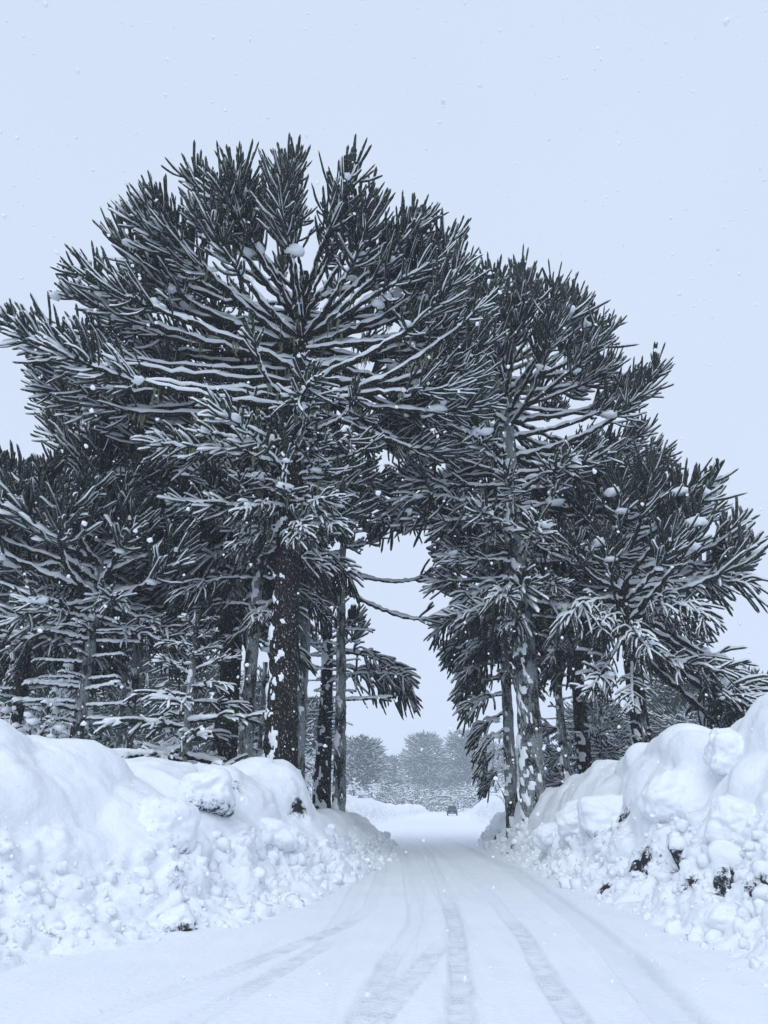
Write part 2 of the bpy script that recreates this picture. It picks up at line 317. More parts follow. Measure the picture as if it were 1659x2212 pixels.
# plowed banks either side of the road
def bank(name, toe, crest, side, dirt_spots, holes=()):
    ys = np.concatenate([np.linspace(-8, 6, 30, endpoint=False), np.exp(np.linspace(math.log(6), math.log(50), 430, endpoint=False)), np.linspace(50, 220, 150)])
    v = np.concatenate([np.linspace(0, 1, 150, endpoint=False), np.linspace(1, 2, 40)])
    Y = ys[:, None] * np.ones(len(v)); V = np.ones((len(ys), 1)) * v
    tx, cx, cz = toe(ys)[:, None] - side * .45 * sstep(60, 30, ys)[:, None], crest(ys, 1)[:, None], crest(ys, 2)[:, None]
    f = np.clip(V, 0, 1); bk = np.clip(V - 1, 0, 1)
    X = tx + (cx - tx) * f + side * bk * 4.5
    Z = cz * (0.06 * sstep(0.0, 0.16, f) + 0.26 * sstep(0.08, 0.5, f) + 0.68 * sstep(0.26, 1.0, f))
    amp = np.clip(.28 + f * 2.2, 0, 1)
    Z = Z * (1 - sstep(0, 1, bk)) + sstep(0, 1, bk) * 0.72 - 0.05 * (V < 0.004)
    P = np.stack([X, Y, Z], -1)
    nrm = unit(np.cross(np.gradient(P, axis=0), np.gradient(P, axis=1))); nrm *= np.sign(nrm[..., 2:3] + 1e-6)
    rub = sstep(0.0, 0.05, V) * sstep(0.56, 0.36, V + 0.25 * fbm(P * 0.45, 2)); up = sstep(0.3, 0.6, V) * sstep(2.0, 1.4, V)
    mid = sstep(12, 5, Y) * 0 + 1
    far = sstep(45, 70, Y)
    Wp = P + .18 * np.stack([perlin(P * 2.3), perlin(P * 2.3 + 40), perlin(P * 2.3 + 80)], -1)
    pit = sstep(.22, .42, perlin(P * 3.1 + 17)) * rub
    D = rub * (0.34 * chunks(Wp * 1.3) + 0.20 * chunks(Wp * 3.1 + 3) + 0.11 * chunks(Wp * 7.5) + .03 * fbm(P * 9, 2) - .16) * amp - .10 * pit * amp
    D += up * (0.34 * (lumps(P * np.array([0.62, 0.5, 0.8]) + 5) - 0.5) + 0.13 * fbm(P * 0.9, 2) + 0.24 * chunks(Wp * np.array([.8, .7, 1.0]) + 9) * sstep(-.25, 0.3, fbm(P * 0.45 + 31, 2)) - .16 * np.abs(perlin(Wp * 1.1 + 3)) + .012 * fbm(P * 5, 2))
    D += 0.14 * rub * fbm(P * 1.1, 2) + far * up * 0.5 * (lumps(P * 0.35) - 0.4)
    D += sstep(0.0, 0.04, V) * 0.015 * fbm(P * 6, 2)
    dirt_shade = X * 0
    for (px, py, dist, r, k) in dirt_spots:
        c = snap(P, px, py); dd = np.sqrt(((P - c) ** 2 * np.array([1, 1, 1.6])).sum(-1)) / r
        g = np.exp(-dd ** 2 * .8); dirt_shade = np.maximum(dirt_shade, g * k); D -= 0.16 * g * k * sstep(-.1, .3, fbm(P * 3.2, 2))
    dirt_shade = np.maximum(dirt_shade, .27 * pit * sstep(50, 35, Y))  # shade painted into the rubble pits, beside the real soil spots
    P = P + nrm * D[..., None]
    mb = MB(); mb.add(P, grid_quads(len(ys), len(v))[:, ::(-1 if side > 0 else 1)])
    o = mb.build(name, M_BANK); attr(o.data, 'dirt_shade', dirt_shade); tag(o, kind='structure'); return P, rub
DL = [(430, 1715, 15.2, 0.42, 0.62), (330, 1760, 14.2, 0.35, 0.5), (365, 1995, 11.8, 0.25, 0.45), (520, 1690, 16.2, 0.3, 0.5), (655, 1730, 20.2, 0.3, 0.95), (385, 1890, 12.6, 0.2, 0.5), (120, 2010, 10.5, .15, .5)]
DR = [(1395, 1862, 16.2, 0.42, 0.95), (1450, 1855, 15.6, 0.3, 0.8), (1330, 1760, 19.5, 0.42, 0.85), (1570, 1905, 12.9, 0.30, 0.9), (1500, 1915, 13.5, 0.22, 0.9), (1652, 1925, 11.6, 0.25, 1.0), (1300, 1908, 16.0, 0.18, 1.0), (1065, 1808, 36, 0.5, 0.9), (1095, 1826, 31, 0.4, 0.8), (1120, 1845, 27, 0.3, 0.6), (1580, 1605, 14.2, 0.22, 0.7), (1540, 1735, 14.5, .2, .55)]
PL, RL = bank('snow_bank_left', L_TOE, L_CREST, -1, DL)
PR, RR = bank('snow_bank_right', R_TOE, R_CREST, 1, DR)

# loose lumps rolled off the plow, too many to count
def rubble(name, P, R, n, side, toe, label):
    r = np.random.default_rng(5 + side); ok = np.argwhere((R > 0.5) & (P[..., 1] > 5) & (P[..., 1] < 46)); ok = ok[r.integers(0, len(ok), n)]
    c = P[ok[:, 0], ok[:, 1]]
    m = int(n * .9); y = 5.5 + (r.random(m) ** 1.6) * 40; d = np.abs(r.normal(0, 0.33, m)) * (1.4 if side > 0 else 1.0)
    c2 = np.stack([toe(y) - side * (d - 0.35), y, 0.01 + 0 * y], -1)
    s = 0.022 + 0.10 * r.random(n) ** 3.6; s2 = 0.010 + 0.05 * r.random(m) ** 3.5 * np.clip(1.2 - d, 0.3, 1)
    c = np.concatenate([c, c2]); s = np.concatenate([s, s2]); c[:, 2] += s * 0.15
    sz = s[:, None] * (0.75 + 0.6 * r.random((len(s), 3)))
    big = s > 0.035; mb = MB()
    for sel, base in ((big, ICO2), (~big, ICO1)):
        v, t = blobs(c[sel], sz[sel], r, base, 0.5, 1.5, 4.0); mb.add(v, t=t)
    tag(mb.build(name, M_SNOW), label, 'snow lumps', kind='stuff')
rubble('snow_rubble', PL, RL, 900, -1, L_TOE, 'loose white snow lumps along the foot of the left snow bank')
rubble('snow_rubble', PR, RR, 1100, 1, R_TOE, 'loose white snow lumps along the foot of the right snow bank')

# single large blocks of plowed snow
def snow_block(px, py, dist, size, label, seed):
    r = np.random.default_rng(seed); c = snap(PL if px < 830 else PR, px, py); v, t = ICO4
    n4 = (np.abs(v) ** 3.2).sum(-1) ** (-1 / 3.2); d = v * np.array(size) * (n4 * (1 + 0.26 * fbm(v * 1.1 + seed * 7.3, 2)) + .10 * fbm(v * 3.5 + seed, 4) + .07 * (chunks(v * 3.2 + seed * 5) - .2) - .06 * np.abs(perlin(v * 2.2 + seed * 3)))[:, None]; c = c + np.array([0, .35 * size[1], -.22 * size[2]])
    o = MB().add(d, t=t).build('snow_block', M_BANK); o.location = c; o.rotation_euler = (r.normal(0, .25), r.normal(0, .25), r.random() * 6); attr(o.data, 'dirt_shade', np.clip(-v[:, 2] - 0.1, 0, 1) * (.75 if seed in (1, 2, 3, 4) else .35) + (.16 if seed < 4 else .06))  # tone darkens towards the block's underside, faint even grey all over
    tag(o, label, 'snow block', 'large blocks of plowed snow')
snow_block(355, 1765, 13.6, (0.52, 0.45, 0.42), 'pitted round block of snow halfway up the left bank', 1)
snow_block(445, 1700, 15.6, (0.85, 0.5, 0.42), 'wide grey-stained slab of snow under the top of the left bank', 2)
snow_block(370, 1990, 11.6, (0.30, 0.26, 0.22), 'grey pitted snow block at the foot of the left bank', 3)
snow_block(1325, 1750, 19.0, (0.7, 0.5, 0.5), 'snow block with dark soil showing, middle of the right bank', 4)
snow_block(1575, 1620, 14.0, (0.42, 0.4, 0.36), 'rounded snow block near the top of the right bank', 5)
for q_, a_ in enumerate([(600, 1790, (.42, .4, .3), 'rounded snow lump on the left bank below the tallest tree'),
    (1240, 1760, (.5, .45, .38), 'snow lump low on the far half of the right bank'), (1450, 1700, (.6, .5, .42), 'broad pale snow lump in the middle of the right bank'), (1600, 1760, (.5, .4, .36), 'snow lump at the right picture edge halfway up the bank'),
    (1180, 1800, (.4, .35, .3), 'small snow lump at the foot of the right trunks')]):
    snow_block(a_[0], a_[1], 0, a_[2], a_[3], 20 + q_)
snow_block(1560, 1990, 10.8, (0.34, 0.28, 0.2), 'pale flat-topped snow block on the lower right bank at the picture edge', 6)

# ------------------------------------------------------------------ monkey puzzle trees
def bez(p, t):
    t = t[:, None]; return (1 - t) ** 3 * p[0] + 3 * (1 - t) ** 2 * t * p[1] + 3 * (1 - t) * t ** 2 * p[2] + t ** 3 * p[3]
STY = {  # t0: where ropes begin, ku: up bend, ang: leaving angle, z1,z2: axis control heights (x length), dens, lb: rope length
 'top':  dict(t0=.60, ku=.62, ang=58, z1=-.05, z2=-.10, dens=1.25, lb=1.12),
 'mid':  dict(t0=.62, ku=.34, ang=58, z1=-.05, z2=-.11, dens=1.3, lb=1.1),
 'sag':  dict(t0=.40, ku=-.15, ang=58, z1=.02, z2=-.04, dens=.9, lb=1.1),
 'hang': dict(t0=.28, ku=-.85, ang=62, z1=.12, z2=.10, dens=.95, lb=1.05),
 'comb': dict(t0=.10, ku=-.30, ang=70, z1=.03, z2=.02, dens=.7, lb=.75),
 'bare': dict(t0=.80, ku=.30, ang=45, z1=-.07, z2=-.15, dens=.6, lb=.8),
 'stub': dict(t0=.75, ku=-.3, ang=50, z1=.0, z2=.02, dens=.25, lb=.45),
 'skel': dict(t0=.16, ku=-.10, ang=52, z1=.05, z2=.06, dens=.42, lb=.95)}
def limb_meshes(r, Lh, Lz, style, lod=0, rr=0.052, lichen=0.0, snowy=1.0, dens=1.0, rax=None):
    st = STY[style]; L = math.hypot(Lh, Lz); wob = r.normal(0, .07, 3) * L
    ctrl = np.array([[0, 0, 0], [Lh * .34, wob[0] * .5, Lz * .30 + st['z1'] * L], [Lh * .74, wob[1], Lz * .66 + st['z2'] * L], [Lh, wob[2] * 1.3, Lz]])
    if style in ('top',): ctrl[1, 2] = Lz * .38 + st['z1'] * L
    M = 28; A = bez(ctrl, np.linspace(0, 1, M)); A[1:-1] += r.normal(0, .006 * L, (M - 2, 3)) * .6
    rax = rax or (0.030 + 0.0085 * L)
    tt = np.linspace(0, 1, M); RA = rax * (1.08 - .42 * tt) * (1 + .10 * r.normal(size=M)); RA[0] *= 1.5; RA[-1] *= .2
    out = {}
    out['branch'] = MB().add(*tubes(A[None], RA[None, :, None] * (1 + .26 * r.normal(size=(1, M, 7))), 7))
    # ropes
    q = max(3, int((15.5 * L * (1 - st['t0']) + 7) * st['dens'] * dens)); tn = st['t0'] + (1 - st['t0']) * np.clip(((np.arange(q) + r.random(q)) / q) ** .82, 0, .995)
    fx = [np.interp(tn, tt, A[:, i]) for i in range(3)]; p0 = np.stack(fx, -1)
    T = unit(np.gradient(A, axis=0)); T0 = unit(np.stack([np.interp(tn, tt, T[:, i]) for i in range(3)], -1))
    side = unit(np.cross(T0, [0, 0, 1.0])); up = np.cross(side, T0)
    roll = r.random(q) * 2 * pi
    if style in ('comb', 'skel'): roll = np.where(r.random(q) < .5, 0, pi) + r.normal(0, .35, q)
    lift = .40 if style in ('top', 'mid') else 0.0
    a = np.radians(st['ang'] + 4 + r.normal(0, 12, q)) * (1 - .45 * tn ** 8)
    d0 = T0 * np.cos(a)[:, None] + (side * np.cos(roll)[:, None] + up * (np.sin(roll) + lift)[:, None]) * np.sin(a)[:, None]
    d0 = unit(d0)
    ln = st['lb'] * (.62 + .55 * r.random(q)) * (1 - .30 * ((tn - st['t0']) / (1 - st['t0'])) ** 5) * min(1.0, .45 + L / 7)
    bd = T0 * .55 + r.normal(0, .22, (q, 3)) + np.array([0, 0, 1.0]) * (st['ku'] + r.normal(0, .18, q))[:, None]
    def curve(p0, d0, bd, ln, M):
        s = SS[M][None, :, None]; return p0[:, None] + ln[:, None, None] * (d0[:, None] * s * (1 - .18 * s) + bd[:, None] * s * s * .5)
    Mr = 6 if lod == 0 else 5
    C1 = curve(p0, d0, bd, ln, Mr)
    # forks
    fk = r.random(q) < (.55 if style not in ('stub', 'bare') else .2); i = np.where(fk)[0]
    s0 = .25 + .35 * r.random(len(i)); j = np.clip((s0 * (Mr - 1)).astype(int), 1, Mr - 2); pf = C1[i, j]; tf = unit(C1[i, j + 1] - C1[i, j])
    sd = unit(np.cross(tf, r.normal(size=tf.shape))); df = unit(tf * .8 + sd * .62)
    C2 = curve(pf, df, bd[i] * .8, ln[i] * (.5 + .3 * r.random(len(i))), Mr)
    CC = np.concatenate([C1, C2]); q2 = len(CC)
    prof = np.interp(SS[Mr], [0, .15, .8, .95, 1], [.75, 1, 1, .86, .22])
    sides = 4
    RR = rr * (.8 + .4 * r.random((q2, 1, 1))) * prof[None, :, None] * (1 + .19 * r.normal(size=(q2, Mr, sides)))
    out['foliage'] = MB().add(*tubes(CC, np.abs(RR), sides))
    # snow: ridges on ropes, ridge on limb, caught clumps
    mb = MB(); Tt = unit(np.gradient(CC, axis=1)); h = np.sqrt(np.clip(1 - Tt[..., 2] ** 2, 0, 1)); load = snowy * (.75 + .5 * r.random((q2, 1)))
    RS = rr * 1.12 * np.clip(h * 1.35 - .28, 0, 1) * load * prof[None] * (.75 + .5 * r.random((q2, Mr)))
    keep = r.random(q2) < .93; CS = CC.copy(); CS[..., 2] += rr * prof[None] * .95 * np.clip(h, .2, 1)
    mb.add(*tubes(CS[keep], RS[keep] * 1.12 + .002, 3))
    hA = np.sqrt(np.clip(1 - T[:, 2] ** 2, 0, 1)); SA = A.copy(); gap = np.clip(.9 * fbm(np.stack([tt * L * 1.6 + r.random() * 50, tt * 0, tt * 0], -1), 2) + .92, .25, 1.25)
    RSA = (RA * .72 + .042) * np.clip(hA * 1.4 - .35, 0, 1) * gap * snowy; RSA[0] *= .3; RSA[-1] *= .3; SA[:, 2] += RA * .9 + RSA * .22
    mb.add(*tubes(SA[None], RSA[None, :, None] * (1 + .1 * r.normal(size=(1, M, 6))), 6))
    nc = int(max(1, (1.5 if style not in ('stub', 'bare') else .6) * L * .55 * snowy))
    tc_ = np.clip(st['t0'] + (1 - st['t0']) * r.random(nc), 0, 1); cc = np.stack([np.interp(tc_, tt, A[:, i]) for i in range(3)], -1) + r.normal(0, .16, (nc, 3)) * np.array([1, 1, .4]) + np.array([0, 0, .05]); cs = (.05 + .14 * r.random((nc, 1)) ** 2.2) * np.array([[1.6, 1.1, .62]]) * (.8 + .4 * r.random((nc, 3)))
    v, t = blobs(cc, cs, r, ICO2, .5, 1.6); mb.add(v, t=t); out['snow'] = mb
    if lichen > 0:
        nl = int(lichen * L * 7); cl_ = r.random(max(2, nl // 7)) ** 1.3 * .75 + .03; tl = np.clip(cl_[r.integers(0, len(cl_), nl)] + r.normal(0, .014, nl), .02, .9); pl = np.stack([np.interp(tl, tt, A[:, i]) for i in range(3)], -1) + r.normal(0, .02, (nl, 3))
        ll = .10 + .55 * r.random(nl) ** 2.4; s = np.linspace(0, 1, 5)
        CL = pl[:, None] + np.stack([np.zeros((nl, 5)), np.zeros((nl, 5)), -ll[:, None] * s], -1) + r.normal(0, .03, (nl, 5, 3)) * s[None, :, None]
        out['lichen'] = MB().add(*tubes(CL, (.010 + .03 * r.random((nl, 1)) ** 1.5) * np.array([.7, 1, .9, .6, .1])[None], 4))
    return out
SS = {6: np.array([0, .2, .45, .72, .945, 1.0]), 5: np.array([0, .27, .62, .93, 1.0])}
LMAT = {'branch': M_LIMB, 'foliage': M_LEAF, 'snow': M_SNOW, 'lichen': M_LICHEN}
def place_limb(parent, meshes, loc, az, scale=1.0):
    b = link('branch', meshes['branch'], parent); b.location = loc; b.rotation_euler = (0, 0, az); b.scale = (scale,) * 3
    for k in ('foliage', 'snow', 'lichen'):
        if k in meshes:
            c = link({'lichen': 'hanging_lichen'}.get(k, k), meshes[k], b)
            if k != 'snow': c['kind'] = 'stuff'
    return b
LIB = {}
def lib_limb(r, Lh, Lz, style, lichen):
    """a limb of nearly this pitch from a shared stock, with the scale that fits it"""
    L = math.hypot(Lh, Lz); ph = math.degrees(math.atan2(Lz, Lh)); cl = int(round(ph / 20)); sz = 0 if L < 2.6 else (1 if L < 4.8 else 2)
    L0 = (1.8, 3.6, 6.0)[sz]; var = int(r.integers(0, 2)); li = lichen > 0 and sz < 2
    key = (style, cl, sz, var, li)
    if key not in LIB:
        rl = np.random.default_rng(abs(hash((cl + 20, sz, var, len(style) * 7 + ord(style[0])))) % (2 ** 31)); p = radians(cl * 20)
        ms = limb_meshes(rl, L0 * cos(p), L0 * sin(p), style, 1, 0.043, .8 if li else 0.0)
        LIB[key] = {k: m.mesh(k, LMAT[k]) for k, m in ms.items()}
    return LIB[key], L / L0
WIND = unit(np.array([-.75, -.66, 0.0]))
def trunk(parent, H, rb, rt, bark, r, sides=26, rings=110, lean=(0, 0), snow=.0, bark_amp=.05, z0=-0.6):
    z = np.linspace(z0, H, rings); s = np.clip(z / H, 0, 1); a = np.arange(sides) * 2 * pi / sides
    rad = rt + (rb - rt) * (1 - s) ** .8 + rb * .35 * np.exp(-np.clip(z + .3, 0, 9) / .45)
    cx = lean[0] * s ** 1.3 + .04 * np.sin(z * .45 + r.random() * 6); cy = lean[1] * s ** 1.3 + .04 * np.sin(z * .38 + r.random() * 6)
    A, Zg = np.meshgrid(a, z); D = np.stack([np.cos(A), np.sin(A), 0 * A], -1)
    P = np.stack([cx[:, None] + rad[:, None] * D[..., 0], cy[:, None] + rad[:, None] * D[..., 1], Zg], -1)
    off = r.random(3) * 40
    n = bark_amp * (lumps(P * np.array([5.5, 5.5, 2.6]) + off) - .5) + bark_amp * .6 * fbm(P * np.array([3, 3, .8]) + off, 3)
    P = P + D * n[..., None]
    t = MB().add(P, grid_quads(rings, sides, True)[:, ::-1]).build('trunk', bark, parent)
    if snow > 0:
        mk = 1.1 * fbm(P * np.array([4.2, 4.2, 3.0]) + off, 3) + .5 * fbm(P * np.array([1.5, 1.5, .8]) + off, 2) + .42 * (D @ WIND) + .4 * np.exp(-np.clip(Zg, 0, 99) / 2.0) - (1.08 - snow)
        Q = P + D * np.where(mk > 0, .012 + np.clip(mk, 0, .5) * .10, -.02)[..., None]
        g = grid_quads(rings, sides, True)[:, ::-1]; on = (mk.ravel()[g] > 0).any(1)
        if on.sum() > 3: MB().add(Q, g[on]).build('snow_patch', M_SNOW, t)
    return lambda zz: (float(np.interp(zz, z, cx)), float(np.interp(zz, z, cy)), zz)
def dome(r, n, zc, Hd, R, zlo, zhi, az0=0.0, asym=0.0, th=(6, 96), p=.62, near=.12, pw=None, open_=9.0):
    out = []
    for i in range(n):
        q = (i + .5) / n; th_ = radians(th[0] + (th[1] - th[0]) * q ** p); az = i * 2.39996 + r.normal(0, .12)
        Ra = R * (1 + asym * cos(az - az0)) * (1 - near * max(0.0, -sin(az))) * (.93 + .15 * r.random())
        zb = zhi + (zlo - zhi) * q + r.normal(0, .15); Lh = max(.5, Ra * sin(th_)); Lz = zc + Hd * (cos(th_) if pw is None else (1 - min(1.0, sin(th_)) ** pw) * (1 if th_ < pi / 2 else -.3)) + r.normal(0, .2) - zb
        nr = max(0.0, -sin(az)); Lz += near * 8 * nr * sin(th_)
        if q > open_ and nr > .45: continue
        out.append((az, zb, Lh, Lz, 'top' if math.degrees(th_) < 66 else 'mid'))
    return out
def tier(r, n, z0, z1, L0, L1, slope, style, jit=.12):
    """n limbs from height z0 up to z1, length L0 to L1, tip rise per metre"""
    return [(k * 2.39996 + r.normal(0, .25), z0 + (z1 - z0) * (k + .5) / n + r.normal(0, .1), (L0 + (L1 - L0) * (k + .5) / n) * (.78 + .44 * r.random()), None, style, slope + r.normal(0, jit)) for k in range(n)]
def puzzle_tree(name, base, label, H, dia, limbs, bark=M_BARK, lean=(0, 0), snow=.35, lichen=0.0, unique=False, seed=1, sides=24, rings=100, group='monkey puzzle trees beside the road', rt=None, bark_amp=.05):
    r = np.random.default_rng(seed); root = thing(name, base, label, 'tree', group)
    c = trunk(root, H, dia / 2, rt or max(.09, dia * .16), bark, r, sides, rings, lean, snow, bark_amp)
    for L in limbs:
        az, zb, Lh, Lz, sty = L[:5]
        if Lz is None: Lt = Lh; Lh = Lt * cos(math.atan(L[5])); Lz = Lt * sin(math.atan(L[5]))
        loc = c(min(zb, H))
        li = lichen if zb < H * .72 else lichen * .35
        if unique: ms = {k: m.mesh(k, LMAT[k]) for k, m in limb_meshes(r, Lh, Lz, sty, 0, .041, li).items()}; place_limb(root, ms, loc, az)
        else: ms, s = lib_limb(r, Lh, Lz, sty, li); place_limb(root, ms, loc, az, s)
    return root
def base_at(px, py, dist):
    p = at(px, py, dist); return (float(p[0]), float(p[1]), gz(p[0], p[1]) - 0.02)
rr_ = np.random.default_rng(77)
# the great tree left of the road
b1 = base_at(600, 1650, 22.0)
l1 = dome(rr_, 88, 12.9, 7.0, 7.3, 13.2, 17.9, radians(188), .14, th=(6, 88), pw=3.2, near=.14, open_=.5)
l1 += tier(rr_, 16, 8.4, 12.6, 2.2, 4.2, .02, 'sag', .15) + tier(rr_, 18, 9.0, 13.6, 2.0, 3.6, .12, 'bare', .2) + tier(rr_, 10, 8.2, 10.0, 1.4, 2.4, -.25, 'hang') + tier(rr_, 16, 9, 13.5, 1.2, 2.4, .0, 'skel')
l1 += [(radians(-22), 13.2, 7.2, 2.4, 'bare'), (radians(-35), 14.0, 6.6, 1.6, 'mid'), (radians(212), 13.6, 8.4, -.6, 'mid'), (radians(203), 14.2, 9.0, -.2, 'mid'), (radians(218), 13.2, 7.6, -.8, 'mid'), (radians(192), 13.2, 8.0, -.1, 'mid'), (radians(-8), 13.6, 6.4, 1.2, 'mid'), (radians(170), 13.4, 7.0, .6, 'bare')]
l1 += [(radians(a_), z_, h_, dz_, 'top') for a_, z_, h_, dz_ in ((168, 16.2, 5.6, 2.6), (182, 15.8, 6.2, 2.2), (196, 16.4, 5.4, 2.4), (206, 15.6, 6.4, 2.0), (214, 16.2, 5.6, 2.2), (224, 15.6, 6.2, 1.9), (236, 16.4, 5.4, 2.2), (188, 15.0, 7.2, 1.8), (202, 14.8, 7.6, 1.6), (218, 14.6, 7.2, 1.4), (160, 15.0, 6.8, 2.2),
    (14, 16.2, 5.0, 2.4), (0, 15.8, 5.6, 2.2), (-14, 16.2, 5.2, 2.2), (-24, 15.6, 5.8, 1.8), (-36, 16.2, 5.2, 2.0), (-48, 15.8, 5.2, 1.8), (6, 15.0, 6.2, 1.8), (-8, 14.8, 6.4, 1.4), (28, 15.4, 5.8, 2.2), (250, 16.6, 5.0, 2.0), (285, 16.8, 4.8, 2.0))]
l1 = [(a, z, L_ * (.55 if (cos(a) > .2 and z < 12.2 and st_ in ('sag', 'comb')) else 1), *k_[:0], lz, st_, *k_) for (a, z, L_, lz, st_, *k_) in l1]
puzzle_tree('monkey_puzzle_tree', b1, 'tallest monkey puzzle tree with wide snowy parasol crown left of the road', 18.8, .98, l1, M_BARK, (.1, -.2), .40, .9, True, 3, 60, 300, rt=.17, bark_amp=.075)
# the tall tree right of the road
b2 = base_at(1152, 1700, 27.0)
l2 = dome(rr_, 96, 15.4, 6.6, 5.7, 13.8, 19.6, 0, .08, th=(6, 88), pw=2.6, open_=.6) + tier(rr_, 8, 11.4, 14.0, 2.0, 3.4, -.1, 'bare') + tier(rr_, 8, 12.4, 14.0, 3.6, 4.6, -.05, 'sag') + tier(rr_, 26, 8.2, 12.0, 2.6, 3.8, -.1, 'sag', .2) + tier(rr_, 10, 7.6, 9.6, 1.8, 2.8, -.35, 'hang')
l2 += [(radians(-20), 12.6, 7.4, .2, 'bare'), (radians(185), 13.4, 5.6, -1.0, 'hang'), (radians(200), 12.2, 4.4, -.6, 'hang'), (radians(172), 12.8, 5.0, -.4, 'sag')]
puzzle_tree('monkey_puzzle_tree', b2, 'tall monkey puzzle tree with rounded crown right of the road, snow plastered trunk', 20.8, .92, l2, M_BARK2, (0, 0), .50, .5, False, 5, 36, 170, bark_amp=.06)
G = dict(lichen=.25)
def mid_tree(px, py, dist, label, H, dia, limbs, bark, seed, **kw):
    return puzzle_tree('monkey_puzzle_tree', base_at(px, py, dist), label, H, dia, limbs, bark, seed=seed, **kw)
r3 = np.random.default_rng(123)
mid_tree(1107, 1742, 30, 'slender leaning monkey puzzle tree at the right road edge with hanging branches on its left', 14.5, .5,
         dome(r3, 26, 10.4, 3.0, 2.4, 9.2, 13.2, pi, .10) + tier(r3, 16, 6.0, 10, 1.5, 2.8, -.3, 'hang') + [(pi + r3.normal(0, .45), z, .5 + .19 * z, -.9, 'hang') for z in np.linspace(3.2, 9, 10)], M_BARK2, 21, snow=.38)
mid_tree(1225, 1690, 29, 'thin pale monkey puzzle tree with a nearly bare trunk right of the road', 12.5, .34,
         dome(r3, 14, 10.5, 2.2, 2.6, 9.5, 12.0) + tier(r3, 8, 3.0, 9, .7, 1.3, .0, 'stub') + tier(r3, 8, 7.5, 10, 1.8, 2.4, -.1, 'sag'), M_BARK2, 22, snow=.45)
mid_tree(1266, 1672, 32, 'dark trunked monkey puzzle tree behind the thin pale one right of the road', 15.0, .66,
         dome(r3, 50, 11.6, 3.6, 4.3, 9.0, 14.4) + tier(r3, 16, 8.0, 10.5, 3.2, 4.6, -.15, 'sag') + tier(r3, 14, 2.5, 7.5, 1.0, 1.6, .0, 'stub') + tier(r3, 12, 1.2, 4.2, 1.6, 1.4, -.2, 'sag'), M_BARK, 23)
mid_tree(1388, 1600, 27, 'broad monkey puzzle tree with long slanting lower branches above the right bank', 12.2, .74,
         dome(r3, 46, 8.8, 3.6, 3.9, 6.8, 11.6, 0, .2) + tier(r3, 14, 6.4, 8.0, 2.8, 3.8, -.3, 'hang')
         + [(a, z, 5.2, -3.2 - .4 * k, 'sag') for k, (a, z) in enumerate([(-.25, 7.6), (-.5, 7.2), (.1, 7.0), (-.05, 6.4), (-.7, 6.6), (.3, 6.0)])]
         + [(radians(215), 6.6, 3.0, -1.8, 'sag'), (radians(250), 5.6, 2.4, -1.9, 'skel'), (radians(300), 6.0, 3.0, -1.6, 'sag')], M_BARK, 24)
mid_tree(482, 1640, 27, 'dark thick trunked monkey puzzle tree standing left behind the tallest tree', 17.2, .92,
         dome(r3, 62, 14.0, 3.6, 5.6, 10.8, 16.4, pi, .38) + [(a_ if cos(a_) < .3 else a_ + pi, *q_) for a_, *q_ in tier(r3, 26, 7.6, 12, 3.6, 6.2, -.1, 'sag')] + tier(r3, 12, 8, 10, 2, 3.5, -.3, 'hang'), M_BARK, 25, snow=.30, **G)
mid_tree(531, 1640, 24.2, 'pale lichen covered trunk close to the left of the tallest tree', 13.5, .5,
         dome(r3, 24, 10.5, 2.4, 3.6, 9, 13) + tier(r3, 16, 5.8, 9.5, 1.8, 3.0, -.3, 'hang'), M_BARK2, 26, snow=.52, **G)
mid_tree(646, 1672, 26.5, 'grey trunked monkey puzzle tree close to the right of the tallest tree', 13.0, .46,
         dome(r3, 16, 11.6, 1.8, 1.4, 10.8, 13.0), M_BARK2, 27, snow=.46, **G)
mid_tree(697, 1702, 33, 'snow speckled trunk ringed by short level branches, left roadside', 10.5, .78,
         dome(r3, 18, 8.2, 2.0, 1.5, 7, 10) + tier(r3, 40, 3.2, 7.6, .9, 1.4, .0, 'stub', .05) + [(a, z, 3.7, dz, 'hang') for a, z, dz in ((-.15, 7.2, -.9), (-.3, 5.8, -.6), (.2, 6.6, -1.2))], M_BARK, 28, snow=.48)
mid_tree(730, 1746, 29.5, 'slim straight trunk nearest the road on the left with a small drooping crown', 13.4, .52,
         dome(r3, 24, 12.0, 1.8, 1.6, 11.2, 13.2) + tier(r3, 10, 4.0, 8.4, .5, 1.3, .0, 'stub') + [(-.1, 9.4, 3.8, -.9, 'bare'), (.1, 10.2, 3.6, .3, 'bare'), (-.35, 5.0, 1.9, -.3, 'stub')], M_BARK2, 29, snow=.44)
mid_tree(276, 1600, 28, 'thin grey trunked monkey puzzle tree left of centre among the left group', 14.2, .36,
         dome(r3, 56, 10.0, 2.8, 5.2, 7.8, 12.6, pi, .1) + tier(r3, 24, 7.0, 9.5, 3.4, 4.8, -.15, 'sag') + tier(r3, 10, 6.4, 8, 2.0, 3.2, -.4, 'hang'), M_BARK2, 30, snow=.36)
mid_tree(162, 1600, 24, 'grey trunk with ladder of short level snowy branches near the left edge', 11.0, .46,
         dome(r3, 40, 8.4, 2.4, 4.4, 6.6, 10.4, pi, .1) + tier(r3, 12, 5.8, 7.6, 2.4, 3.8, -.2, 'sag') + [(a + r3.normal(0, .3), z + r3.normal(0, .12), 1.2 + .9 * r3.random(), r3.normal(-.05, .12), 'stub') for z in np.linspace(3.2, 6.0, 7) for a in (pi, -.3, pi * 1.4)], M_BARK2, 31, snow=.4)
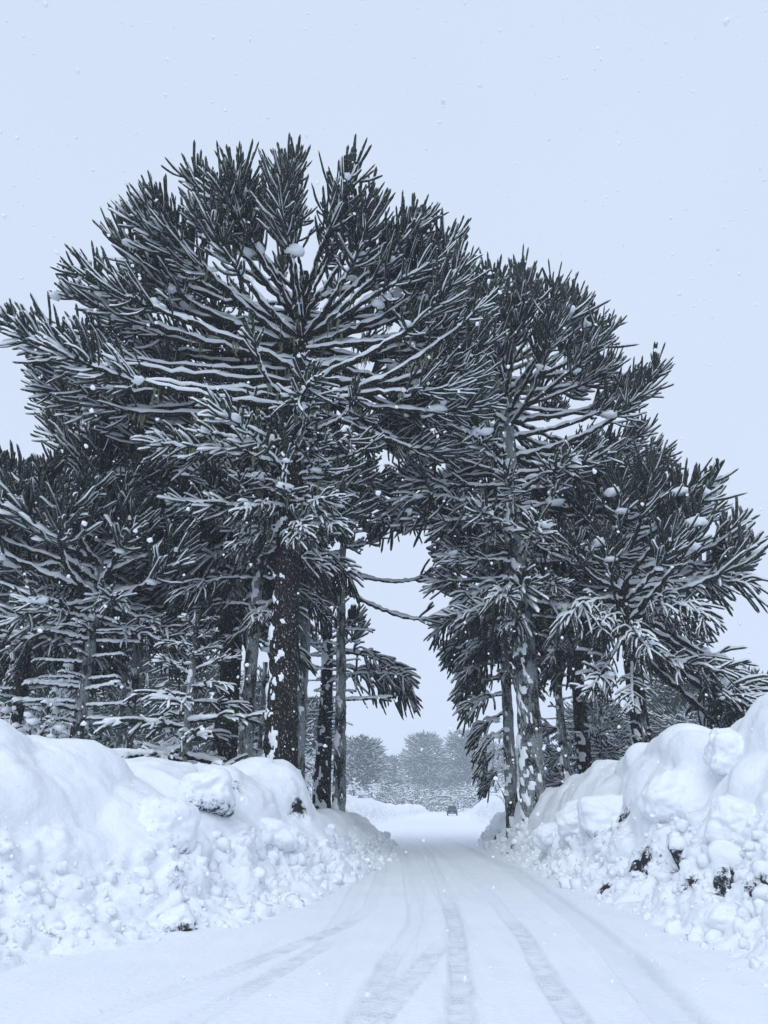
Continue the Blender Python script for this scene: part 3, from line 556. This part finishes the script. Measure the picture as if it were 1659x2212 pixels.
mid_tree(30, 1585, 27, 'dark monkey puzzle tree at the left edge of the group', 11.6, .5,
         dome(r3, 40, 8.8, 2.4, 4.6, 7, 11, 0, .1) + tier(r3, 16, 5.8, 8, 2.4, 3.8, -.3, 'hang') + tier(r3, 20, 2.2, 5.0, 1.0, 1.6, 0, 'stub'), M_BARK, 32)
# young trees under the group
def sapling(px, py, dist, label, H, seed, sty='skel', W=2.6, n=26):
    r = np.random.default_rng(seed); lim = [(k * 2.39996, .5 + (H - .8) * (k + .5) / n, W * (1.05 - .85 * (k + .5) / n) * (.85 + .3 * r.random()), None, sty, -.38 + .7 * (k / n) + r.normal(0, .1)) for k in range(n)]
    return puzzle_tree('young_monkey_puzzle_tree', base_at(px, py, dist), label, H, .16 + H * .012, lim, M_BARK2, snow=.4, seed=seed, sides=14, rings=40, group='young monkey puzzle trees')
sapling(398, 1600, 22.5, 'young monkey puzzle tree with sparse snowy ribs in front of the left trunks', 6.4, 41, 'skel', 2.7, 30)
sapling(255, 1600, 31, 'small drooping monkey puzzle tree behind the left bank', 5.2, 42, 'comb', 2.4)
sapling(560, 1650, 34, 'low monkey puzzle tree deep between the left trunks', 6.8, 43, 'comb', 2.6)
sapling(1310, 1650, 33, 'short bushy monkey puzzle tree between the right trunks and the bank', 5.2, 45, 'sag', 2.6, 30)
sapling(1190, 1700, 38, 'small dark monkey puzzle tree behind the snow plastered right trunk', 4.6, 46, 'comb', 2.2)
sapling(1400, 1640, 25.5, 'small snow loaded tree in front of the broad right tree', 3.6, 47, 'skel', 1.5, 18)
sapling(1490, 1600, 45, 'bushy snowy tree seen under the slanting right branches', 6.0, 48, 'sag', 3.2, 34)
print('lib limbs', len(LIB))

# bare snow loaded broadleaf trees of the understory
def bare_tree_mesh(seed, H, spread_, levels=4, kids=4):
    r = np.random.default_rng(seed); wood = MB(); sn = MB()
    cur = [(np.zeros(3), unit(np.array([r.normal(0, .15), r.normal(0, .15), 1])), H * .42, .02 * H)]
    ends = []
    for lv in range(levels):
        nxt = []; PP = []; RR = []
        for p, d, l, rad in cur:
            s = np.linspace(0, 1, 6)[:, None]; bend = r.normal(0, .25, 3) + np.array([0, 0, .12 - .16 * lv]); pts = p + l * (d * s + bend * s * s * .5) + r.normal(0, .012 * l, (6, 3)) * s
            PP.append(pts); RR.append(rad * np.linspace(1, .55, 6))
            for k in range(kids + (lv == 0) * 2):
                j = r.integers(2, 6); dd = unit(unit(pts[j] - pts[j - 1]) + unit(r.normal(size=3)) * spread_ + np.array([0, 0, .05])); nxt.append((pts[j], dd, l * (.5 + .22 * r.random()), rad * .52))
        PP = np.array(PP); RR = np.array(RR); sides = max(3, 7 - lv * 2); wood.add(*tubes(PP, RR, sides))
        T = unit(np.gradient(PP, axis=1)); h = np.clip(np.sqrt(np.clip(1 - T[..., 2] ** 2, 0, 1)) * 1.3 - .25, 0, 1); SP = PP.copy(); SP[..., 2] += RR + .012
        sn.add(*tubes(SP, (RR * .9 + .022) * h * (.5 + r.random(h.shape)), 4))
        if lv >= 2: ends.append(PP[:, -1])
        cur = nxt
    e = np.concatenate(ends); e = e[r.random(len(e)) < .5]; v, t = blobs(e, (.05 + .10 * r.random((len(e), 1)) ** 2) * np.array([[1.3, 1.1, .7]]), r, ICO1, .4); sn.add(v, t=t)
    return wood.mesh('trunk', M_LIMB), sn.mesh('snow', M_SNOW)
BT = [bare_tree_mesh(61, 5.0, .75), bare_tree_mesh(62, 4.2, .9), bare_tree_mesh(63, 6.0, .7)]
def bare_tree(px, py, dist, k, sc, label, rz, group='bare snowy trees'):
    b = base_at(px, py, dist); root = thing('bare_tree', b, label, 'tree', group, rz); root.scale = (sc,) * 3
    t = link('trunk', BT[k][0], root); s = link('snow', BT[k][1], root); return root
for i, (px, py, d, k, sc, lab) in enumerate([
    (110, 1580, 25.5, 0, 1.25, 'dark forked broadleaf tree with snow on its limbs behind the left bank'),
    (215, 1600, 33, 2, 1.0, 'snowy broadleaf tree behind the grey ladder-branched trunk'),
    (340, 1610, 36, 1, 1.3, 'low snowy thicket tree left of the dark thick trunk'),
    (440, 1630, 40, 2, 1.1, 'snow filled bare tree deep behind the dark thick trunk'),
    (20, 1580, 36, 1, 1.4, 'snowy bare tree at the left picture edge'),
    (600, 1660, 44, 0, 1.1, 'snowy bare tree seen between trunks behind the tallest tree'),
    (680, 1700, 46, 1, 1.2, 'snowy bush behind the short-branched trunk at the left roadside'),
    (1085, 1690, 60, 2, .9, 'pale snowy bare tree behind the slender leaning right trunk'),
    (1330, 1650, 48, 1, 1.2, 'snow laden bush between the right trunks and the bank'),
    (1250, 1690, 50, 0, .9, 'snowy bare tree low behind the right trunks')]):
    bare_tree(px, py, d, k, sc, lab, i * 1.7)

# ------------------------------------------------------------------ far trees across the clearing
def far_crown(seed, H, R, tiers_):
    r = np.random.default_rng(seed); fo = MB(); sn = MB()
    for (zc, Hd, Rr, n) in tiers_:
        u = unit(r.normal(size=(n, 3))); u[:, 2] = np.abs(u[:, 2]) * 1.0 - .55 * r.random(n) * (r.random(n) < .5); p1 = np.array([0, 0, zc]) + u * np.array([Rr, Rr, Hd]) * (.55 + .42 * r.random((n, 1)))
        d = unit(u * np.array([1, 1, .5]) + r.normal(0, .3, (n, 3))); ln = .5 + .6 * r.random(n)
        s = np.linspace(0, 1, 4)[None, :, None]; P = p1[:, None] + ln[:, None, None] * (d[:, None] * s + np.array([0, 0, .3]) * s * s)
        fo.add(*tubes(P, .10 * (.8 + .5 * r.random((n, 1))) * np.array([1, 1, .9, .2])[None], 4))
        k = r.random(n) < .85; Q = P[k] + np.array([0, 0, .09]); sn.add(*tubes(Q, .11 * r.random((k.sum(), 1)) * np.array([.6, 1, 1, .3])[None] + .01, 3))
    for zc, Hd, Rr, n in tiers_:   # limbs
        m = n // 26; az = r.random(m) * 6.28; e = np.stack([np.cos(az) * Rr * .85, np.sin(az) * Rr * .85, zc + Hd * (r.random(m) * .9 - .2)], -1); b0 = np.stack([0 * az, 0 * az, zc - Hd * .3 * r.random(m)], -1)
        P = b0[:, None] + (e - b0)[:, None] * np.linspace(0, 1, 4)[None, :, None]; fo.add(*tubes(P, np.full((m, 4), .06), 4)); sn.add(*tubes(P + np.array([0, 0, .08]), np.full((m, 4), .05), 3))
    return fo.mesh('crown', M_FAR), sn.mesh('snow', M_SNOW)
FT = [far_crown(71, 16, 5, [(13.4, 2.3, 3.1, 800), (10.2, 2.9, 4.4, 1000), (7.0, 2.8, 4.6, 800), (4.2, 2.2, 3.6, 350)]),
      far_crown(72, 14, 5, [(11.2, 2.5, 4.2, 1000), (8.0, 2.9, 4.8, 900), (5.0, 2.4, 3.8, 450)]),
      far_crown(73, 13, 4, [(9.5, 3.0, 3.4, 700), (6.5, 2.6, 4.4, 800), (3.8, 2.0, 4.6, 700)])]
def trunk_mesh(seed, H, d):
    r = np.random.default_rng(seed); z = np.linspace(-.5, H, 12); P = np.stack([.1 * np.sin(z * .4), .1 * np.cos(z * .3), z], -1); return MB().add(*tubes(P[None], (d / 2 * np.linspace(1.15, .4, 12))[None], 8)).mesh('trunk', M_BARK2)
FTR = [trunk_mesh(1, 14, .7), trunk_mesh(2, 12, .7), trunk_mesh(3, 11, .5)]
def far_tree(px, dist, k, sc, label, rz):
    wide = 1.0
    if dist > 100: dist *= 2.25; sc *= 2.25; wide = 1.25
    p = at(px, 1735, dist); b = (float(p[0]), float(p[1]), gz(p[0], p[1])); root = thing('distant_monkey_puzzle_tree', b, label, 'tree', 'distant monkey puzzle trees', rz); root.scale = (sc * wide, sc * wide, sc)
    link('trunk', FTR[k], root); c = link('crown', FT[k][0], root); link('snow', FT[k][1], c); return root
for i, (px, d, k, sc, lab) in enumerate([
    (778, 112, 2, .78, 'hazy monkey puzzle tree just right of the slim left trunk across the clearing'),
    (918, 175, 0, 1.02, 'two tiered hazy monkey puzzle tree at the end of the road'),
    (850, 185, 1, .82, 'low hazy monkey puzzle tree left of the two tiered one'),
    (1008, 180, 0, 1.05, 'hazy monkey puzzle tree with rounded top right of the two tiered one'),
    (965, 195, 1, .92, 'hazy monkey puzzle tree between the two tallest distant ones'),
    (1058, 185, 1, 1.05, 'hazy monkey puzzle tree seen left of the slender right trunk'),
    (885, 200, 1, .9, 'hazy monkey puzzle tree behind the left side of the two tiered one'),
    (1035, 205, 1, .95, 'faint monkey puzzle tree behind the rounded distant one'),
    (1110, 170, 2, 1.0, 'hazy monkey puzzle tree seen between the two right trunks'),
    (820, 210, 2, 1.0, 'faint monkey puzzle tree behind the hazy ones on the left of the clearing'),
    (1500, 70, 1, .92, 'hazy monkey puzzle tree behind the slanting right branches'),
    (1585, 78, 2, 1.15, 'hazy monkey puzzle tree behind the right bank near the picture edge'),
    (1650, 66, 2, .95, 'pale monkey puzzle tree at the right picture edge above the bank'),
    (1440, 85, 2, 1.0, 'hazy monkey puzzle tree low behind the broad right tree'),
    (1300, 90, 1, .9, 'hazy monkey puzzle tree low between the right trunks'),
    (660, 95, 1, .95, 'hazy monkey puzzle tree seen between the left trunks'),
    (560, 80, 2, 1.1, 'hazy monkey puzzle tree deep behind the tallest tree'),
    (400, 70, 1, 1.0, 'hazy monkey puzzle tree deep behind the left group'),
    (240, 62, 2, 1.1, 'hazy monkey puzzle tree behind the thin grey left trunk'),
    (90, 60, 1, 1.0, 'hazy monkey puzzle tree behind the forked broadleaf tree')]):
    far_tree(px, d, k, sc, lab, i * 2.1)
for i, (px, d, k, sc, lab) in enumerate([
    (800, 120, 0, 1.0, 'snowy bare tree at the foot of the hazy left tree'), (835, 140, 2, 1.0, 'snow filled bare tree left of the road end'),
    (865, 150, 1, 1.3, 'wide snowy bush on the left of the road end'), (890, 165, 0, 1.1, 'snowy bare tree under the two tiered tree'),
    (940, 170, 1, 1.2, 'snowy bush right under the two tiered tree'), (975, 168, 2, .9, 'snowy bare tree behind the car'),
    (1000, 160, 0, 1.1, 'snowy bare tree right behind the car'), (1030, 150, 1, 1.4, 'wide snowy bush right of the car'),
    (1060, 130, 2, 1.1, 'white snowy bare tree above the far right bank'), (1085, 115, 1, 1.5, 'white snowy bush left of the slender right trunk'),
    (1120, 120, 0, 1.2, 'snowy bare tree seen between the two right trunks'), (755, 95, 1, 1.1, 'snowy bush beside the slim left trunk across the clearing'),
    (910, 190, 2, 1.1, 'faint snowy bare tree behind the two tiered tree'), (950, 200, 1, 1.4, 'faint snowy bush at the far end of the clearing'),
    (1015, 190, 2, 1.1, 'faint snowy bare tree behind the rounded distant tree'), (850, 195, 1, 1.5, 'faint snowy bush left at the far end of the clearing')]):
    bare_tree(px, 1735, d * 1.7, k, sc * 1.7, lab, i * 1.3, 'snowy trees at the end of the clearing')

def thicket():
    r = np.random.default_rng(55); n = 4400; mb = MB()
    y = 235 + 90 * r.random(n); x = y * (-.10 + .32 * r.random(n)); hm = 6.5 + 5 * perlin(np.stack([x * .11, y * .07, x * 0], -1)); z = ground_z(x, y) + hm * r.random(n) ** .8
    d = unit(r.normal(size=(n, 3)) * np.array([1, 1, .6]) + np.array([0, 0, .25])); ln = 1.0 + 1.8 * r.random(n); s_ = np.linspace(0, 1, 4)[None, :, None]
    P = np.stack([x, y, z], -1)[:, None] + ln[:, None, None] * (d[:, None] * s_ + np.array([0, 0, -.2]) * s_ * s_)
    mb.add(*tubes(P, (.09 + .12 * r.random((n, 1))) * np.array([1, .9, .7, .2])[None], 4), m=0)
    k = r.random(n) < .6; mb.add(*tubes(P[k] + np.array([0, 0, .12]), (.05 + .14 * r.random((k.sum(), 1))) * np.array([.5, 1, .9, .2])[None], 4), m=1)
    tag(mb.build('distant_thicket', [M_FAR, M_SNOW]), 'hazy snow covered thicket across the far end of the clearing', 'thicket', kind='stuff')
thicket()
# ------------------------------------------------------------------ the car far down the road
def car():
    pc = on_ground(977, 1759); pc = pc * (150 / pc[1]); root = thing('car', (float(pc[0]), 150, 0.0), 'dark sport utility car driving on the snowy road far ahead', 'car', None, radians(-5))
    mp, t, b = mat('car_paint', .35); b.inputs['Base Color'].default_value = (.035, .045, .06, 1); b.inputs['Coat Weight'].default_value = .5
    mg, t, b = mat('car_glass', .05); b.inputs['Base Color'].default_value = (.02, .025, .03, 1); b.inputs['Specular IOR Level'].default_value = .6
    mt, t, b = mat('tyre_rubber', .9); b.inputs['Base Color'].default_value = (.02, .02, .022, 1)
    ml, t, b = mat('lamp_glass', .1); b.inputs['Base Color'].default_value = (.6, .62, .65, 1)
    # body lofted along its length (front towards the camera, -y): y, half width, z low, z high
    def loft(rows, m, name, parent, k=10):
        R = []
        for y, hw, z0, z1, e in rows:
            a = np.linspace(0, 2 * pi, 20, endpoint=False); sx = np.sign(np.cos(a)) * np.abs(np.cos(a)) ** e; sz = np.sign(np.sin(a)) * np.abs(np.sin(a)) ** e
            R.append(np.stack([hw * sx, np.full(20, y), (z0 + z1) / 2 + (z1 - z0) / 2 * sz], -1))
        V = np.array(R); n = len(R); mb = MB(); mb.add(V, grid_quads(n, 20, True))
        for kk, idx in ((0, np.arange(20)), (n - 1, np.arange(20))):
            c = V[kk].mean(0); mb.add(np.concatenate([V[kk], c[None]]), t=[[i, (i + 1) % 20, 20] if kk else [(i + 1) % 20, i, 20] for i in range(20)])
        return mb.build(name, m, parent)
    body = loft([(-2.3, .78, .42, .92, .4), (-2.15, .9, .34, 1.02, .35), (-1.2, .95, .3, 1.12, .3), (1.6, .95, .3, 1.16, .3), (2.2, .9, .34, 1.14, .35), (2.32, .8, .45, 1.0, .4)], mp, 'body', root)
    loft([(-1.15, .84, 1.05, 1.14, .4), (-.45, .74, 1.08, 1.66, .35), (.2, .72, 1.08, 1.76, .3), (1.6, .72, 1.08, 1.74, .3), (2.15, .8, 1.05, 1.2, .4)], mp, 'cabin', root)
    q = np.array([[0, 1, 2, 3]])
    MB().add([(-.74, -1.17, 1.15), (.74, -1.17, 1.15), (.6, -.52, 1.62), (-.6, -.52, 1.62)], q).build('windscreen', mg, root)
    MB().add([(.72, 2.17, 1.2), (-.72, 2.17, 1.2), (-.58, 1.7, 1.66), (.58, 1.7, 1.66)], q).build('rear_window', mg, root)
    for s in (-1, 1):
        MB().add([(s * .87, -.9, 1.18), (s * .86, 1.5, 1.18), (s * .765, 1.3, 1.6), (s * .765, -.35, 1.6)], q).build('side_window', mg, root)
        v, tt = ICO2; MB().add(v * np.array([.16, .08, .1]) + np.array([s * 1.08, -.75, 1.2]), t=tt).build('mirror', mp, root)
        MB().add(v * np.array([.17, .06, .1]) + np.array([s * .66, -2.22, .82]), t=tt).build('headlight', ml, root)
        MB().add(v * np.array([.12, .05, .16]) + np.array([s * .74, 2.27, .9]), t=tt).build('tail_light', ml, root)
        for y in (-1.45, 1.45):
            a = np.linspace(0, 2 * pi, 25)[:-1]; prof = [(.0, -.12), (.3, -.12), (.36, -.08), (.36, .08), (.3, .12), (0, .12)]
            V = np.array([[(x + s * .86, y + rr * cos(t), .36 + rr * sin(t)) for t in a] for rr, x in prof]); MB().add(V, grid_quads(6, 24, True)).build('wheel', mt, root)
    MB().add(ICO2[0] * np.array([.62, .9, .07]) + np.array([0, .75, 1.77]), t=ICO2[1]).build('roof_snow', M_SNOW, root)
    MB().add([(-.2, -2.33, .5), (.2, -2.33, .5), (.2, -2.33, .6), (-.2, -2.33, .6)], q).build('number_plate', ml, root)
car()

# ------------------------------------------------------------------ falling snow and hazy air
def flakes():
    r = np.random.default_rng(9); n = 7000; d = 1.8 + 20 * r.random(n) ** 1.15
    px = -250 + r.random(n) * 2160; py = -200 + r.random(n) * 2400
    c = np.stack([CAM + ray(a, b_) * k / np.linalg.norm(ray(a, b_)) for a, b_, k in zip(px, py, d)]); c = c[c[:, 2] > .15]; n = len(c)
    s = (.0020 + .0052 * r.random((n, 1)) ** 2.2) * (.7 + .6 * r.random((n, 3))); v, t = blobs(c, s, r, ICO1, .6, 2.0)
    tag(MB().add(v, t=t).build('falling_snow', M_SNOW), 'snowflakes drifting through the air', 'snowflakes', kind='stuff')
flakes()
mh = bpy.data.materials.new('haze'); mh.use_nodes = True; th = mh.node_tree; th.nodes.clear()
pv = th.nodes.new('ShaderNodeVolumePrincipled'); pv.inputs['Density'].default_value = 0.0010; pv.inputs['Color'].default_value = (.86, .93, 1.0, 1); pv.inputs['Anisotropy'].default_value = 0.0
ho = th.nodes.new('ShaderNodeOutputMaterial'); th.links.new(pv.outputs[0], ho.inputs['Volume'])
x0, x1, y0, y1, z0, z1 = -1200, 1200, -100, 1200, -1.2, 47.0
hv = [(x, y, z) for x in (x0, x1) for y in (y0, y1) for z in (z0, z1)]
ob = MB().add(hv, [(0, 1, 3, 2), (4, 6, 7, 5), (0, 4, 5, 1), (2, 3, 7, 6), (0, 2, 6, 4), (1, 5, 7, 3)]).build('haze', mh, None, False)
tag(ob, 'pale blue snowy haze filling the air', 'haze', kind='stuff')
print('tris', sum(len(m.loops) - 2 * len(m.polygons) for m in bpy.data.meshes), 'lib', sum(len(m.loops) - 2 * len(m.polygons) for d in LIB.values() for m in d.values()))
